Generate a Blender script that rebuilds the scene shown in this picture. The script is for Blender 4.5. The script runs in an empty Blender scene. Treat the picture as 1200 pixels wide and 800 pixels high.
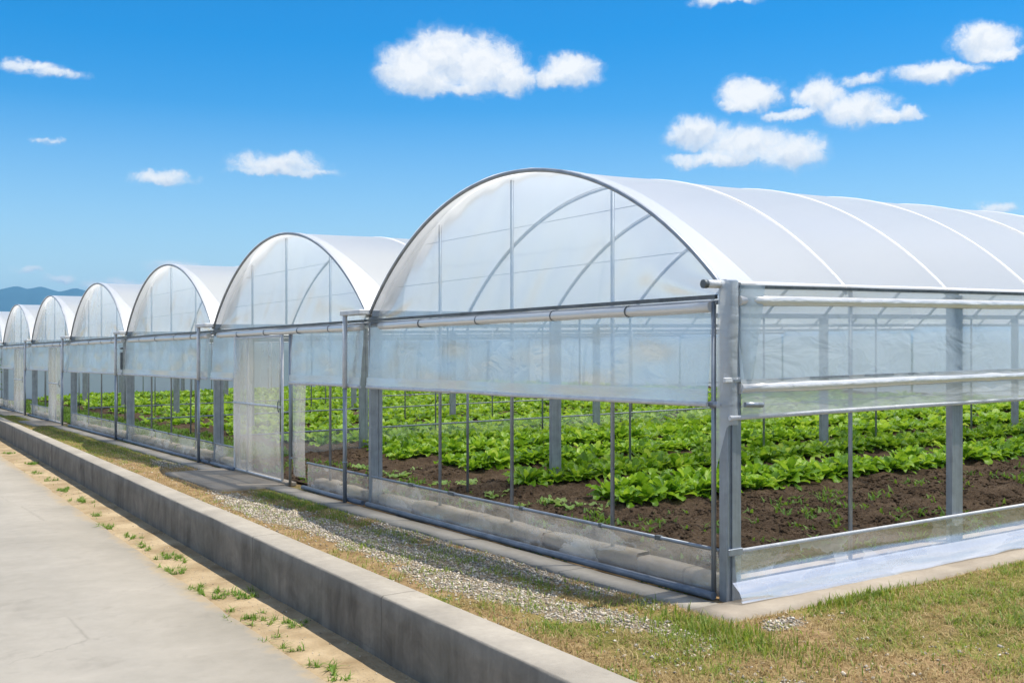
import bpy, math, random
import numpy as np
from mathutils import Vector

random.seed(7)
rng = np.random.default_rng(11)
SC = bpy.context.scene
COL = SC.collection
SLX, SLY = .0092, -.0134          # the site slopes gently


def slope(x, y):
    return SLX * np.clip(x, -60, 60) + SLY * np.clip(y, -60, 60)


# ------------------------------------------------------------------ noise
def _h(i, j, s):
    n = (i * 374761393 + j * 668265263 + s * 974711) & 0xffffffff
    n = ((n ^ (n >> 13)) * 1274126177) & 0xffffffff
    return ((n ^ (n >> 16)) & 0xffff) / 65535.0


def vnoise(x, y, s=0):
    x = np.asarray(x, float); y = np.asarray(y, float)
    i = np.floor(x).astype(np.int64); j = np.floor(y).astype(np.int64)
    u = x - i; v = y - j
    u = u * u * (3 - 2 * u); v = v * v * (3 - 2 * v)
    a = _h(i, j, s); b = _h(i + 1, j, s); c = _h(i, j + 1, s); d = _h(i + 1, j + 1, s)
    return (a * (1 - u) + b * u) * (1 - v) + (c * (1 - u) + d * u) * v


def fbm(x, y, s=0, o=4):
    t = 0; a = .5; n = 0
    for k in range(o):
        t = t + a * vnoise(np.asarray(x) * 2 ** k + 17.3 * k, np.asarray(y) * 2 ** k - 9.1 * k, s + k)
        n += a; a *= .5
    return t / n


def sstep(a, b, x):
    t = np.clip((np.asarray(x, float) - a) / (b - a), 0, 1)
    return t * t * (3 - 2 * t)


# ------------------------------------------------------------------ mesh helpers
def link(o, parent=None):
    COL.objects.link(o)
    if parent is not None:
        o.parent = parent
    return o


def mesh_np(name, V, F, mat=None, parent=None, smooth=False, attrs=None):
    V = np.asarray(V, np.float32); F = np.asarray(F, np.int32)
    me = bpy.data.meshes.new(name)
    k = F.shape[1]
    me.vertices.add(len(V)); me.vertices.foreach_set('co', V.ravel())
    me.loops.add(F.size); me.loops.foreach_set('vertex_index', F.ravel())
    me.polygons.add(len(F))
    me.polygons.foreach_set('loop_start', np.arange(0, F.size, k, dtype=np.int32))
    me.polygons.foreach_set('loop_total', np.full(len(F), k, np.int32))
    if smooth:
        me.polygons.foreach_set('use_smooth', np.ones(len(F), bool))
    me.update(calc_edges=True)
    for an, av in (attrs or {}).items():
        at = me.attributes.new(an, 'FLOAT', 'POINT')
        at.data.foreach_set('value', np.asarray(av, np.float32))
    if mat:
        me.materials.append(mat)
    return link(bpy.data.objects.new(name, me), parent)


def grid_faces(nu, nv):
    i = np.arange(nu - 1)[:, None] * nv + np.arange(nv - 1)[None, :]
    return np.stack([i, i + nv, i + nv + 1, i + 1], -1).reshape(-1, 4)


class MB:
    def __init__(self):
        self.v = []; self.f = []; self.s = []

    def _add(self, vs, fs, smooth):
        b = len(self.v)
        self.v += [tuple(p) for p in vs]
        self.f += [tuple(b + i for i in f) for f in fs]
        self.s += [smooth] * len(fs)

    def box(self, x0, x1, y0, y1, z0, z1, c=0.0):
        if c <= 0:
            vs = [(x, y, z) for x in (x0, x1) for y in (y0, y1) for z in (z0, z1)]
            self._add(vs, [(0, 1, 3, 2), (4, 6, 7, 5), (0, 4, 5, 1), (2, 3, 7, 6), (0, 2, 6, 4), (1, 5, 7, 3)], False)
            return self
        o = [(x0 + c, y0), (x1 - c, y0), (x1, y0 + c), (x1, y1 - c), (x1 - c, y1), (x0 + c, y1), (x0, y1 - c), (x0, y0 + c)]
        cx, cy = (x0 + x1) / 2, (y0 + y1) / 2
        def ring(z, ins):
            return [(cx + (x - cx) * (1 - 2 * ins / (x1 - x0)), cy + (y - cy) * (1 - 2 * ins / (y1 - y0)), z) for x, y in o]
        R = [ring(z0, c), ring(z0 + c, 0), ring(z1 - c, 0), ring(z1, c)]
        vs = sum(R, [])
        fs = [tuple(range(7, -1, -1)), tuple(range(24, 32))]
        for r in range(3):
            for i in range(8):
                j = (i + 1) % 8
                fs.append((r * 8 + i, r * 8 + j, r * 8 + 8 + j, r * 8 + 8 + i))
        self._add(vs, fs, False)
        return self

    def prism(self, out, z0, z1):
        n = len(out)
        vs = [(x, y, z0) for x, y in out] + [(x, y, z1) for x, y in out]
        fs = [(i, (i + 1) % n, n + (i + 1) % n, n + i) for i in range(n)]
        fs += [tuple(range(n - 1, -1, -1)), tuple(range(n, 2 * n))]
        self._add(vs, fs, False)
        return self

    def tube(self, pts, r, n=8, jit=0):
        P = [Vector(p) for p in pts]
        vs = []; prev = None
        for i, p in enumerate(P):
            d = (P[min(i + 1, len(P) - 1)] - P[max(i - 1, 0)]).normalized()
            if prev is None:
                a = d.cross(Vector((0, 0, 1)))
                if a.length < .01:
                    a = d.cross(Vector((1, 0, 0)))
                a.normalize()
            else:
                a = (prev - d * prev.dot(d)).normalized()
            prev = a
            b = d.cross(a)
            rr = (r[i] if isinstance(r, (list, tuple)) else r) * (1 + jit * random.uniform(-1, 1))
            for k in range(n):
                t = 2 * math.pi * k / n
                vs.append(p + (a * math.cos(t) + b * math.sin(t)) * rr)
        fs = []
        for i in range(len(P) - 1):
            for k in range(n):
                q = (k + 1) % n
                fs.append((i * n + k, i * n + q, i * n + n + q, i * n + n + k))
        self._add(vs, fs, True)
        m = len(P) * n
        b = len(self.v) - m
        self.f += [tuple(b + k for k in range(n - 1, -1, -1)), tuple(b + m - n + k for k in range(n))]
        self.s += [False, False]
        return self

    def grid(self, fn, nu, nv):
        vs = [fn(i / (nu - 1), j / (nv - 1)) for i in range(nu) for j in range(nv)]
        self._add(vs, [tuple(f) for f in grid_faces(nu, nv).tolist()], True)
        return self

    def build(self, name, mat, parent=None, shear=True):
        me = bpy.data.meshes.new(name)
        vs = [(x, y, z + (SLX * x + SLY * y if shear else 0)) for x, y, z in self.v]
        me.from_pydata(vs, [], self.f)
        me.polygons.foreach_set('use_smooth', self.s)
        me.materials.append(mat)
        me.update()
        return link(bpy.data.objects.new(name, me), parent)


def tag(o, label=None, cat=None, group=None, kind=None):
    for k, v in (('label', label), ('category', cat), ('group', group), ('kind', kind)):
        if v:
            o[k] = v
    return o


def empty(name, loc, rz=0):
    o = bpy.data.objects.new(name, None)
    o.location = loc; o.rotation_euler[2] = rz
    return link(o)


# ------------------------------------------------------------------ materials
class NT:
    def __init__(self, name):
        self.m = bpy.data.materials.new(name); self.m.use_nodes = True
        self.t = self.m.node_tree; self.t.nodes.clear()
        self.out = self.n('ShaderNodeOutputMaterial')

    def n(self, typ, ins=None, **kw):
        nd = self.t.nodes.new(typ)
        for k, v in kw.items():
            setattr(nd, k, v)
        for k, v in (ins or {}).items():
            s = nd.inputs[k]
            if isinstance(v, bpy.types.NodeSocket):
                self.t.links.new(v, s)
            else:
                s.default_value = v
        return nd

    def math(self, op, a, b=None, c=None, clamp=False):
        d = {0: a}
        if b is not None: d[1] = b
        if c is not None: d[2] = c
        return self.n('ShaderNodeMath', d, operation=op, use_clamp=clamp).outputs[0]

    def noise(self, vec, scale, detail=4, rough=.55, dist=0):
        return self.n('ShaderNodeTexNoise', {'Vector': vec, 'Scale': scale, 'Detail': detail, 'Roughness': rough, 'Distortion': dist}).outputs['Fac']

    def ramp(self, fac, stops):
        r = self.n('ShaderNodeValToRGB', {0: fac})
        e = r.color_ramp.elements
        while len(e) < len(stops): e.new(.5)
        for s, (p, c) in zip(e, stops):
            s.position = p
            s.color = (*c, 1) if not isinstance(c, (int, float)) else (c, c, c, 1)
        return r.outputs[0]

    def mix(self, f, a, b):
        nd = self.t.nodes.new('ShaderNodeMix'); nd.data_type = 'RGBA'
        for i, v in ((0, f), (6, a), (7, b)):
            if isinstance(v, bpy.types.NodeSocket): self.t.links.new(v, nd.inputs[i])
            else: nd.inputs[i].default_value = v if i == 0 else (*v, 1)
        return nd.outputs[2]

    def coord(self, scale=None, which='Object'):
        c = self.n('ShaderNodeTexCoord').outputs[which]
        if scale:
            c = self.n('ShaderNodeMapping', {'Vector': c, 'Scale': scale}).outputs[0]
        return c

    def pos(self):
        return self.n('ShaderNodeNewGeometry').outputs['Position']

    def bump(self, h, dist=.01, strength=1):
        return self.n('ShaderNodeBump', {'Height': h, 'Distance': dist, 'Strength': strength}).outputs[0]

    def principled(self, col, rough=.8, metal=0, normal=None, spec=.3):
        d = {'Base Color': col if isinstance(col, bpy.types.NodeSocket) else (*col, 1), 'Roughness': rough, 'Metallic': metal, 'Specular IOR Level': spec}
        if normal is not None: d['Normal'] = normal
        p = self.n('ShaderNodeBsdfPrincipled', d)
        self.t.links.new(p.outputs[0], self.out.inputs[0])
        return p

    def surf(self, s):
        self.t.links.new(s, self.out.inputs[0]); return self.m


def mat_metal(name, col, rough=.42, metal=.55, var=.25):
    t = NT(name)
    c = t.pos()
    n = t.noise(c, 9, 5)
    n2 = t.noise(t.n('ShaderNodeMapping', {'Vector': c, 'Scale': (60, 60, 3)}).outputs[0], 1, 3)
    f = t.math('ADD', t.math('MULTIPLY', n, .6), t.math('MULTIPLY', n2, .4))
    lo = tuple(x * (1 - var) for x in col); hi = tuple(min(1, x * (1 + var)) for x in col)
    t.principled(t.ramp(f, [(.3, lo), (.7, hi)]), t.math('MULTIPLY_ADD', n2, .3, rough - .15), metal, spec=.5)
    return t.m


def mat_film(name, face, graze, white=(.90, .93, .96), trans=.5, gloss=.14, wr=(1.2, 1.2, 1.2), var=.18, rough=.26, bd=.02, streak=(3, 3, 14), p=2.2, facet=0, fs=(5, 5, 7)):
    """thin greenhouse plastic: part clear, part milky, with a sheen and creases"""
    t = NT(name)
    c = t.pos()
    fold = t.noise(t.n('ShaderNodeMapping', {'Vector': c, 'Scale': wr}).outputs[0], 1.0, 3, .45, .5)
    st = t.noise(t.n('ShaderNodeMapping', {'Vector': c, 'Scale': streak}).outputs[0], 1.0, 3, .6, .6)
    dust = t.noise(c, 22, 4, .7)
    h = t.math('ADD', fold, t.math('MULTIPLY', st, .25))
    fc = None
    if facet:
        wob = t.n('ShaderNodeVectorMath', {0: t.n('ShaderNodeMapping', {'Vector': c, 'Scale': fs}).outputs[0], 1: t.n('ShaderNodeCombineXYZ', {0: t.math('MULTIPLY', fold, 2.2), 1: t.math('MULTIPLY', st, 1.5), 2: fold}).outputs[0]}, operation='ADD').outputs[0]
        vo = t.n('ShaderNodeTexVoronoi', {'Vector': wob, 'Scale': 1.0, 'Randomness': 1.0}, feature='F1')
        ve = t.n('ShaderNodeTexVoronoi', {'Vector': wob, 'Scale': 1.0, 'Randomness': 1.0}, feature='DISTANCE_TO_EDGE').outputs['Distance']
        fc = t.n('ShaderNodeSeparateColor', {0: vo.outputs['Color']}).outputs[0]
        line = t.ramp(ve, [(0, 1), (.05, 0)])
        h = t.math('ADD', h, t.math('MULTIPLY', vo.outputs['Distance'], .5))
    nrm = t.bump(h, bd)
    nrg = t.bump(h, bd * .12)
    lw = t.n('ShaderNodeLayerWeight', {'Blend': .5}).outputs['Facing']
    g = t.ramp(lw, [(.22, 0), (.58, 1)]) if p is None else t.math('POWER', lw, p)
    f = t.math('MULTIPLY_ADD', g, graze - face, face)
    mod = t.math('ADD', t.math('MULTIPLY', fold, .55), t.math('ADD', t.math('MULTIPLY', st, .3), t.math('MULTIPLY', dust, .25)))
    f = t.math('ADD', f, t.math('MULTIPLY', t.math('SUBTRACT', mod, .55), var * 2), clamp=True)
    if facet:
        f = t.math('ADD', f, t.math('MULTIPLY', t.math('ADD', t.ramp(fc, [(.55, 0), (.95, 1)]), t.math('MULTIPLY', line, .35)), facet), clamp=True)
    d = t.n('ShaderNodeBsdfDiffuse', {'Color': (*white, 1), 'Normal': nrm}).outputs[0]
    tr = t.n('ShaderNodeBsdfTranslucent', {'Color': (*white, 1), 'Normal': nrm}).outputs[0]
    s = t.n('ShaderNodeMixShader', {0: trans, 1: d, 2: tr}).outputs[0]
    clear = t.n('ShaderNodeBsdfTransparent', {'Color': (.97, .98, .99, 1)}).outputs[0]
    body = t.n('ShaderNodeMixShader', {0: f, 1: clear, 2: s}).outputs[0]
    gl = t.n('ShaderNodeBsdfGlossy', {'Color': (1, 1, 1, 1), 'Roughness': rough, 'Normal': nrg}).outputs[0]
    fr = t.n('ShaderNodeFresnel', {'IOR': 1.5, 'Normal': nrg}).outputs[0]
    fg = t.math('MULTIPLY', fr, gloss / .055, clamp=True)
    fg = t.math('MINIMUM', fg, .36)
    return t.surf(t.n('ShaderNodeMixShader', {0: fg, 1: body, 2: gl}).outputs[0])


def mat_leaf(name, cols, trans=.4, rough=.35, islands=True, sat=1):
    t = NT(name)
    g = t.n('ShaderNodeNewGeometry')
    r = g.outputs['Random Per Island']
    r2 = t.n('ShaderNodeObjectInfo').outputs['Random']
    f = t.math('ADD', t.math('MULTIPLY', r, .7), t.math('MULTIPLY', r2, .3))
    n = t.noise(g.outputs['Position'], 30, 3)
    f = t.math('ADD', f, t.math('MULTIPLY', t.math('SUBTRACT', n, .5), .35), clamp=True)
    k = len(cols)
    col = t.ramp(f, [(i / (k - 1), c) for i, c in enumerate(cols)])
    b = t.bump(t.noise(g.outputs['Position'], 70, 2), .006)
    p = t.n('ShaderNodeBsdfPrincipled', {'Base Color': col, 'Roughness': rough, 'Specular IOR Level': .45, 'Normal': b}).outputs[0]
    tc = t.n('ShaderNodeHueSaturation', {'Color': col, 'Value': 1.5, 'Hue': .485}).outputs[0]
    tr = t.n('ShaderNodeBsdfTranslucent', {'Color': tc}).outputs[0]
    return t.surf(t.n('ShaderNodeMixShader', {0: trans, 1: p, 2: tr}).outputs[0])


def mat_concrete(name, lo, hi, stain_shade=.5, scale=1.0, joints=None, streak_shade=True, edge=False):
    t = NT(name)
    c = t.pos()
    a = t.noise(c, 1.3 * scale, 6, .6, .4)
    b = t.noise(c, 14 * scale, 5, .65)
    grain = t.noise(c, 160, 3, .6)
    f = t.math('ADD', t.math('MULTIPLY', a, .62), t.math('ADD', t.math('MULTIPLY', b, .25), t.math('MULTIPLY', grain, .13)))
    col = t.ramp(f, [(.30, lo), (.52, tuple((x + y) / 2 for x, y in zip(lo, hi))), (.72, hi)])
    if streak_shade:
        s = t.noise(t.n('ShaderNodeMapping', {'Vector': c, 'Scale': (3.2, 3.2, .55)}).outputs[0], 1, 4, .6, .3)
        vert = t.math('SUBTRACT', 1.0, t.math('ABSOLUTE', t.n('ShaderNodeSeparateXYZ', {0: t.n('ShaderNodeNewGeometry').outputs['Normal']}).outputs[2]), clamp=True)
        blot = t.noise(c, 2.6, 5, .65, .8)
        run_shade = t.math('ADD', t.ramp(s, [(.42, 0), (.8, .55)]), t.ramp(blot, [(.30, .25), (.70, .75)]), clamp=True)
        col = t.mix(t.math('MULTIPLY', t.math('MULTIPLY', run_shade, vert), stain_shade), col, tuple(x * .42 for x in lo))  # staining on upright faces; also puts the wall face's shade into its colour
    h = t.math('ADD', t.math('MULTIPLY', grain, .5), b)
    if joints:
        wob = t.math('MULTIPLY', t.math('SUBTRACT', a, .5), joints[2])
        y = t.math('ADD', t.n('ShaderNodeSeparateXYZ', {0: c}).outputs[1], wob)
        m = t.math('ABSOLUTE', t.math('SUBTRACT', t.math('FRACT', t.math('DIVIDE', y, joints[0])), .5))
        jl = t.math('LESS_THAN', m, joints[1] / joints[0])
        col = t.mix(t.math('MULTIPLY', jl, .6), col, tuple(x * .4 for x in lo))
    vor = t.n('ShaderNodeTexVoronoi', {'Vector': t.n('ShaderNodeVectorMath', {0: c, 1: t.n('ShaderNodeCombineXYZ', {0: b, 1: a, 2: b}).outputs[0]}, operation='ADD').outputs[0], 'Scale': .9 * scale}, feature='DISTANCE_TO_EDGE').outputs['Distance']
    crack = t.math('MULTIPLY', t.ramp(vor, [(0, 1), (.006, 0)]), t.ramp(a, [(.5, 0), (.58, 1)]))
    col = t.mix(t.math('MULTIPLY', crack, .35), col, tuple(x * .45 for x in lo))
    if edge:
        sx = t.n('ShaderNodeSeparateXYZ', {0: c})
        e = t.math('SUBTRACT', sx.outputs[0], t.math('MULTIPLY_ADD', sx.outputs[1], .0295, -2.655))
        e = t.math('ADD', e, t.math('MULTIPLY', t.math('SUBTRACT', b, .5), .35))
        e = t.math('ADD', e, t.math('MULTIPLY', t.math('SUBTRACT', a, .5), .5))
        col = t.mix(t.ramp(t.math('MULTIPLY_ADD', e, 1.0, .5, clamp=True), [(.38, 0), (.51, .75)]), col, (.38, .30, .195))
        sp = t.noise(c, 3.1, 6, .7, .5)
        col = t.mix(t.ramp(sp, [(.56, 0), (.74, .28)]), col, tuple(x * .62 for x in lo))
    t.principled(col, .88, 0, t.bump(h, .004), .25)
    return t.m


def mat_ground():
    t = NT('ground_mat')
    c = t.pos()
    gv = t.n('ShaderNodeAttribute', attribute_name='gravel').outputs['Fac']
    gr = t.n('ShaderNodeAttribute', attribute_name='grass').outputs['Fac']
    fine = t.noise(c, 55, 4, .7); med = t.noise(c, 6, 5, .6); lg = t.noise(c, 1.1, 4)
    dirt = t.ramp(t.math('ADD', t.math('MULTIPLY', fine, .45), t.math('MULTIPLY', med, .55)), [(.34, (.10, .065, .03)), (.5, (.24, .16, .08)), (.66, (.38, .28, .16))])
    turf = t.ramp(t.math('ADD', t.math('MULTIPLY', fine, .6), t.math('MULTIPLY', lg, .4)), [(.36, (.05, .058, .012)), (.5, (.14, .13, .03)), (.64, (.29, .235, .085))])
    v = t.n('ShaderNodeTexVoronoi', {'Vector': c, 'Scale': 42}, feature='F1')
    stone = t.ramp(t.n('ShaderNodeSeparateColor', {0: v.outputs['Color']}).outputs[0], [(0, (.20, .17, .13)), (.5, (.38, .335, .27)), (1, (.56, .51, .43))])
    edge = t.ramp(v.outputs['Distance'], [(.25, 1), (.62, 0)])
    stone = t.mix(edge, (.17, .135, .09), stone)
    fa = t.n('ShaderNodeAttribute', attribute_name='far').outputs['Fac']
    col = t.mix(gr, dirt, turf)
    col = t.mix(fa, col, t.ramp(lg, [(.35, (.016, .030, .014)), (.65, (.040, .058, .026))]))
    col = t.mix(t.ramp(t.math('ADD', gv, t.math('MULTIPLY', t.math('SUBTRACT', fine, .5), .8)), [(.45, 0), (.85, .85)]), col, stone)
    h = t.math('ADD', t.math('MULTIPLY', t.math('MULTIPLY', edge, gv), .8), t.math('MULTIPLY', fine, .6))
    t.principled(col, .95, 0, t.bump(h, .012), .15)
    return t.m


def mat_soil():
    t = NT('soil_mat')
    c = t.pos()
    a = t.noise(c, 26, 6, .7); b = t.noise(c, 3, 5, .6); lg = t.noise(c, .5, 3)
    f = t.math('ADD', t.math('MULTIPLY', a, .55), t.math('MULTIPLY', b, .45))
    col = t.ramp(f, [(.33, (.038, .025, .015)), (.5, (.104, .070, .044)), (.66, (.20, .140, .090))])
    col = t.mix(t.ramp(t.noise(c, 60, 2), [(.66, 0), (.75, .7)]), col, (.28, .20, .12))
    t.principled(col, .95, 0, t.bump(a, .06), .1)
    return t.m


def mat_simple(name, lo, hi, rough=.8, scale=8, spec=.3, bump=.004):
    t = NT(name)
    c = t.pos()
    n = t.noise(c, scale, 5, .6)
    t.principled(t.ramp(n, [(.32, lo), (.68, hi)]), rough, 0, t.bump(t.noise(c, scale * 8, 3), bump), spec)
    return t.m


def mat_island(name, cols, rough=.9):
    t = NT(name)
    g = t.n('ShaderNodeNewGeometry')
    k = len(cols)
    col = t.ramp(t.math('ADD', g.outputs['Random Per Island'], t.math('MULTIPLY', t.math('SUBTRACT', t.noise(g.outputs['Position'], 120, 3), .5), .4), clamp=True), [(i / (k - 1), c) for i, c in enumerate(cols)])
    t.principled(col, rough, 0, None, .2)
    return t.m


M = {}
M['steel'] = mat_metal('galvanised_steel', (.30, .335, .38))
M['rod'] = mat_metal('thin_steel', (.30, .33, .37), .45, .5)
M['dark'] = mat_metal('dark_profile', (.13, .145, .155), .5, .4, .5)
M['white_pipe'] = mat_simple('white_pipe', (.55, .57, .60), (.72, .74, .76), .4, 12, .5)
M['base_pipe'] = mat_simple('grey_blue_pipe', (.10, .125, .16), (.19, .22, .27), .4, 6, .5)
M['roof'] = mat_film('roof_film', .50, .98, white=(.94, .97, 1.0), trans=.72, gloss=.08, wr=(.8, 1.4, 1.4), var=.06, bd=.012, rough=.3, p=None)
M['roof_edge'] = mat_film('roof_edge_film', .45, .8, white=(.96, .97, .98), trans=.6, var=.05, bd=.01, rough=.3, p=None)
M['gable'] = mat_film('gable_film', .30, .42, white=(.97, .985, 1.0), trans=.78, gloss=.02, wr=(1.0, 1.1, 1.1), var=.10, bd=.02, streak=(2, 4, 2))
M['curtain'] = mat_film('curtain_film', .52, .64, white=(.77, .90, 1.0), trans=.72, gloss=.09, wr=(1.5, 1.5, 1.0), var=.06, bd=.06, facet=.10, fs=(1.1, 1.1, .8), streak=(2, 2, 4))
M['hem'] = mat_film('hem_film', .60, .75, white=(.88, .93, .97), trans=.5, gloss=.10, wr=(2, 2, 8), var=.16, bd=.02)
M['base'] = mat_film('base_film', .12, .26, white=(.90, .92, .94), trans=.5, gloss=.13, wr=(2.5, 2.5, 3), var=.30, bd=.04, streak=(4, 4, 9), facet=.34, fs=(2.0, 2.0, 4.0))
M['fold'] = mat_film('folded_film', .34, .55, white=(.97, .96, .95), trans=.25, gloss=.09, wr=(.9, 2.5, 6), var=.24, bd=.04, rough=.22, streak=(.6, 4, 10), facet=.10, fs=(1.0, 2, 5))
M['end'] = mat_film('end_film', .72, .85, white=(.82, .92, 1.0), trans=.7, gloss=.06, var=.10, bd=.02)
M['door_film'] = mat_film('door_film', .20, .36, trans=.62, gloss=.12, wr=(1.4, 1.4, .9), var=.22, bd=.06, facet=.14, fs=(2.5, 2.5, 1.2), streak=(7, 7, 1.5))
M['roll'] = mat_film('rolled_film', .93, .98, white=(.92, .92, .91), trans=.35, gloss=.20, wr=(6, 6, 14), var=.10, bd=.02, rough=.25)
M['strap'] = mat_simple('white_strap', (.84, .84, .84), (.9, .9, .9), .5, 8, .3, .001)
M['skirt'] = mat_film('skirt_film', .16, .3, white=(.85, .88, .88), trans=.5, gloss=.06, var=.12, bd=.02)
M['wall'] = mat_concrete('wall_concrete', (.23, .21, .18), (.42, .385, .33), .95, 1, (3.1, .009, .1))  # strong staining also stands in for shade on the wall's face
M['road'] = mat_concrete('road_concrete', (.24, .225, .195), (.37, .345, .305), .15, .5, None, False, True)
M['slab'] = mat_concrete('slab_concrete', (.23, .195, .155), (.40, .35, .285), .3, 1.5, None, False)
M['footing'] = mat_concrete('footing_concrete', (.26, .21, .155), (.52, .44, .34), .8, 2.5, (1.1, .012, .1))
M['ground'] = mat_ground()
M['soil'] = mat_soil()
M['dirt'] = mat_simple('dirt', (.24, .175, .10), (.43, .34, .22), .95, 2.2, .1, .02)
M['lettuce'] = mat_leaf('lettuce_leaf', [(.075, .18, .008), (.17, .34, .016), (.32, .52, .035), (.52, .64, .13)], .38, .27)
M['lettuce_pale'] = mat_leaf('pale_lettuce_leaf', [(.14, .27, .05), (.24, .38, .09), (.36, .48, .16)], .4, .5)
M['grass'] = mat_leaf('grass_blade', [(.06, .13, .012), (.13, .22, .02), (.22, .29, .035), (.33, .32, .08)], .4, .5)
M['dry'] = mat_leaf('dry_blade', [(.22, .16, .06), (.40, .30, .13), (.54, .44, .24)], .3, .7)
M['weed'] = mat_leaf('weed_leaf', [(.07, .17, .015), (.13, .25, .02), (.2, .3, .05)], .4, .5)
M['gravel'] = mat_island('gravel_stone', [(.16, .145, .12), (.34, .31, .265), (.46, .42, .365), (.42, .34, .24), (.66, .62, .55)])
M['hill'] = mat_simple('hill_forest', (.012, .046, .070), (.028, .075, .095), .95, .004, .05, .01)

# ------------------------------------------------------------------ terrain masks
def wall_front(y): return -2.10 + .0322 * y
def wall_back(y): return -1.78 + .0287 * y


def gauss(x, y, cx, cy, sx, sy, rot=0):
    c, s = math.cos(rot), math.sin(rot)
    dx, dy = x - cx, y - cy
    u = (dx * c + dy * s) / sx; v = (-dx * s + dy * c) / sy
    return np.exp(-(u * u + v * v))


def masks(x, y):
    n1 = fbm(x * 1.6, y * 1.6, 3); n2 = fbm(x * 5, y * 5, 9)
    gv = (1.1 * gauss(x, y, -.95, .0, .11, .75, .22) + 1.0 * gauss(x, y, -.16, -.7, .24, .16)
          + 1.0 * gauss(x, y, -.58, 2.0, .2, 1.6, .05) + .9 * gauss(x, y, -.38, 4.3, .22, 1.4, .03)
          + 1.0 * gauss(x, y, -1.0, 4.0, .28, 1.3) + 1.3 * gauss(x, y, -1.15, 6.7, .26, 1.9, -.03)
          + 1.0 * gauss(x, y, -.6, 13.0, .25, 1.1) + .62 * gauss(x, y, -1.35, 2.0, .22, 1.2)
          + .5 * gauss(x, y, -1.1, 1.4, .3, 1.0) + .28 * gauss(x, y, -1.05, .6, .35, 1.6) + .25 * np.exp(-((x + 1.1) / .4) ** 2) * sstep(12, 4, y))
    gv = sstep(.38, .72, gv + (n1 - .5) * .8 + (n2 - .5) * .75)
    gr = (.9 * gauss(x, y, -.72, -.75, .24, .6, .1) + .55 * gauss(x, y, .7, -.45, .6, .2)
          + .75 * gauss(x, y, -.52, 7.0, .16, 1.6) + .8 * gauss(x, y, -.72, 3.9, .12, 1.6) + .6 * gauss(x, y, -.75, 1.6, .14, 1.0)
          + .62 * gauss(x, y, -1.25, .4, .4, 1.8) + .35 * gauss(x, y, -1.2, 3.5, .2, 1.5)
          + sstep(11.5, 14, y) * (.95 * np.exp(-((x + .75 - .012 * y) / .3) ** 2) + .35)
          + .55 * sstep(-.3, -.8, y) * sstep(-.4, .4, x) + .45 * sstep(1.2, 2.6, x) * sstep(-.3, -.6, y))
    gr = sstep(.22, .75, gr + .15 + (n1 - .5) * 1.0 + (n2 - .5) * .7) * (1 - .75 * gv)
    return gv, gr


# ------------------------------------------------------------------ ground sheet (one sheet, stepped inside the retaining wall)
def terrain_z(x, y):
    bump = .018 * (fbm(x * 3, y * 3, 21) - .5) + .05 * (fbm(x * .6, y * .6, 5) - .5)
    return bump


def build_ground():
    def axis(fine0, fine1, st, far):
        a = list(np.arange(fine0, fine1 + 1e-6, st))
        lo, hi = [], []
        s = st; p = fine0
        while p > -far:
            s *= 1.35; p -= s; lo.append(p)
        s = st; p = fine1
        while p < far:
            s *= 1.35; p += s; hi.append(p)
        return np.array(lo[::-1] + a + hi)
    U = axis(.0, 5.2, .06, 9000)       # distance from the wall's middle towards the greenhouses
    W = -axis(.0, .9, .09, 9000)[::-1]
    W = W[W < -.0]; U = U[U > .0]
    Y = axis(-3.2, 31, .09, 9000)
    xs = np.concatenate([W, [-.012, .012], U]); xs.sort()
    X2, Y2 = np.meshgrid(xs, Y, indexing='ij')
    yc = np.clip(Y2, -40, 60)
    mid = (wall_front(yc) + wall_back(yc)) / 2
    X = mid + X2
    up = X2 > 0
    z = np.where(up, terrain_z(X, Y2) * np.clip((X2 - .12) * 6, 0, 1), -.455 + .012 * (fbm(X * 2, Y2 * 2, 31) - .5))
    far = np.clip((np.hypot(X, Y2) - 60) / 60, 0, 1)
    Z = z * (1 - far) + slope(X, Y2) - .04 * ((X > .2) & (Y2 > -.2) & (Y2 < 43) & (X < 27))
    Z = np.where(np.hypot(X, Y2) > 200, np.minimum(Z, -.3), Z)
    gv, gr = masks(X, Y2)
    gv = np.where(up, gv, 0); gr = np.where(up, gr, .12 * sstep(.5, .75, fbm(X * 2, Y2 * 2, 77)))
    gr = np.where(far > .2, .9, gr)
    V = np.stack([X, Y2, Z], -1).reshape(-1, 3)
    o = mesh_np('ground', V, grid_faces(*X.shape), M['ground'], None, True, {'gravel': gv.ravel(), 'grass': gr.ravel(), 'far': (np.clip(sstep(26.5, 29, X) + sstep(42.5, 46, Y2), 0, 1) * (X > 0)).ravel()})
    tag(o, kind='structure')


build_ground()

# sandy strip below the wall
def strip(name, x0, x1, y0, y1, nx, ny, zf, mat, edge=0, seed=0, thick=0):
    u = np.linspace(0, 1, nx); y = np.linspace(y0, y1, ny)
    Yg, Ug = np.meshgrid(y, u, indexing='ij')
    X0 = np.vectorize(x0)(Yg); X1 = np.vectorize(x1)(Yg)
    X = X0 + (X1 - X0) * Ug
    if edge:
        X = X + edge * (fbm(Yg * 2.2, Ug * 0, seed) - .5) * (Ug if edge > 0 else 1)
    Z = zf(X, Yg) + slope(X, Yg)
    V = np.stack([X, Yg, Z], -1)
    if thick:
        last = V[:, -1:, :].copy(); last[..., 2] -= thick
        first = V[:, :1, :].copy(); first[..., 2] -= thick
        V = np.concatenate([first, V, last], 1); nx += 2
    return mesh_np(name, V.reshape(-1, 3), grid_faces(ny, nx), mat, None, thick == 0)


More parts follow.
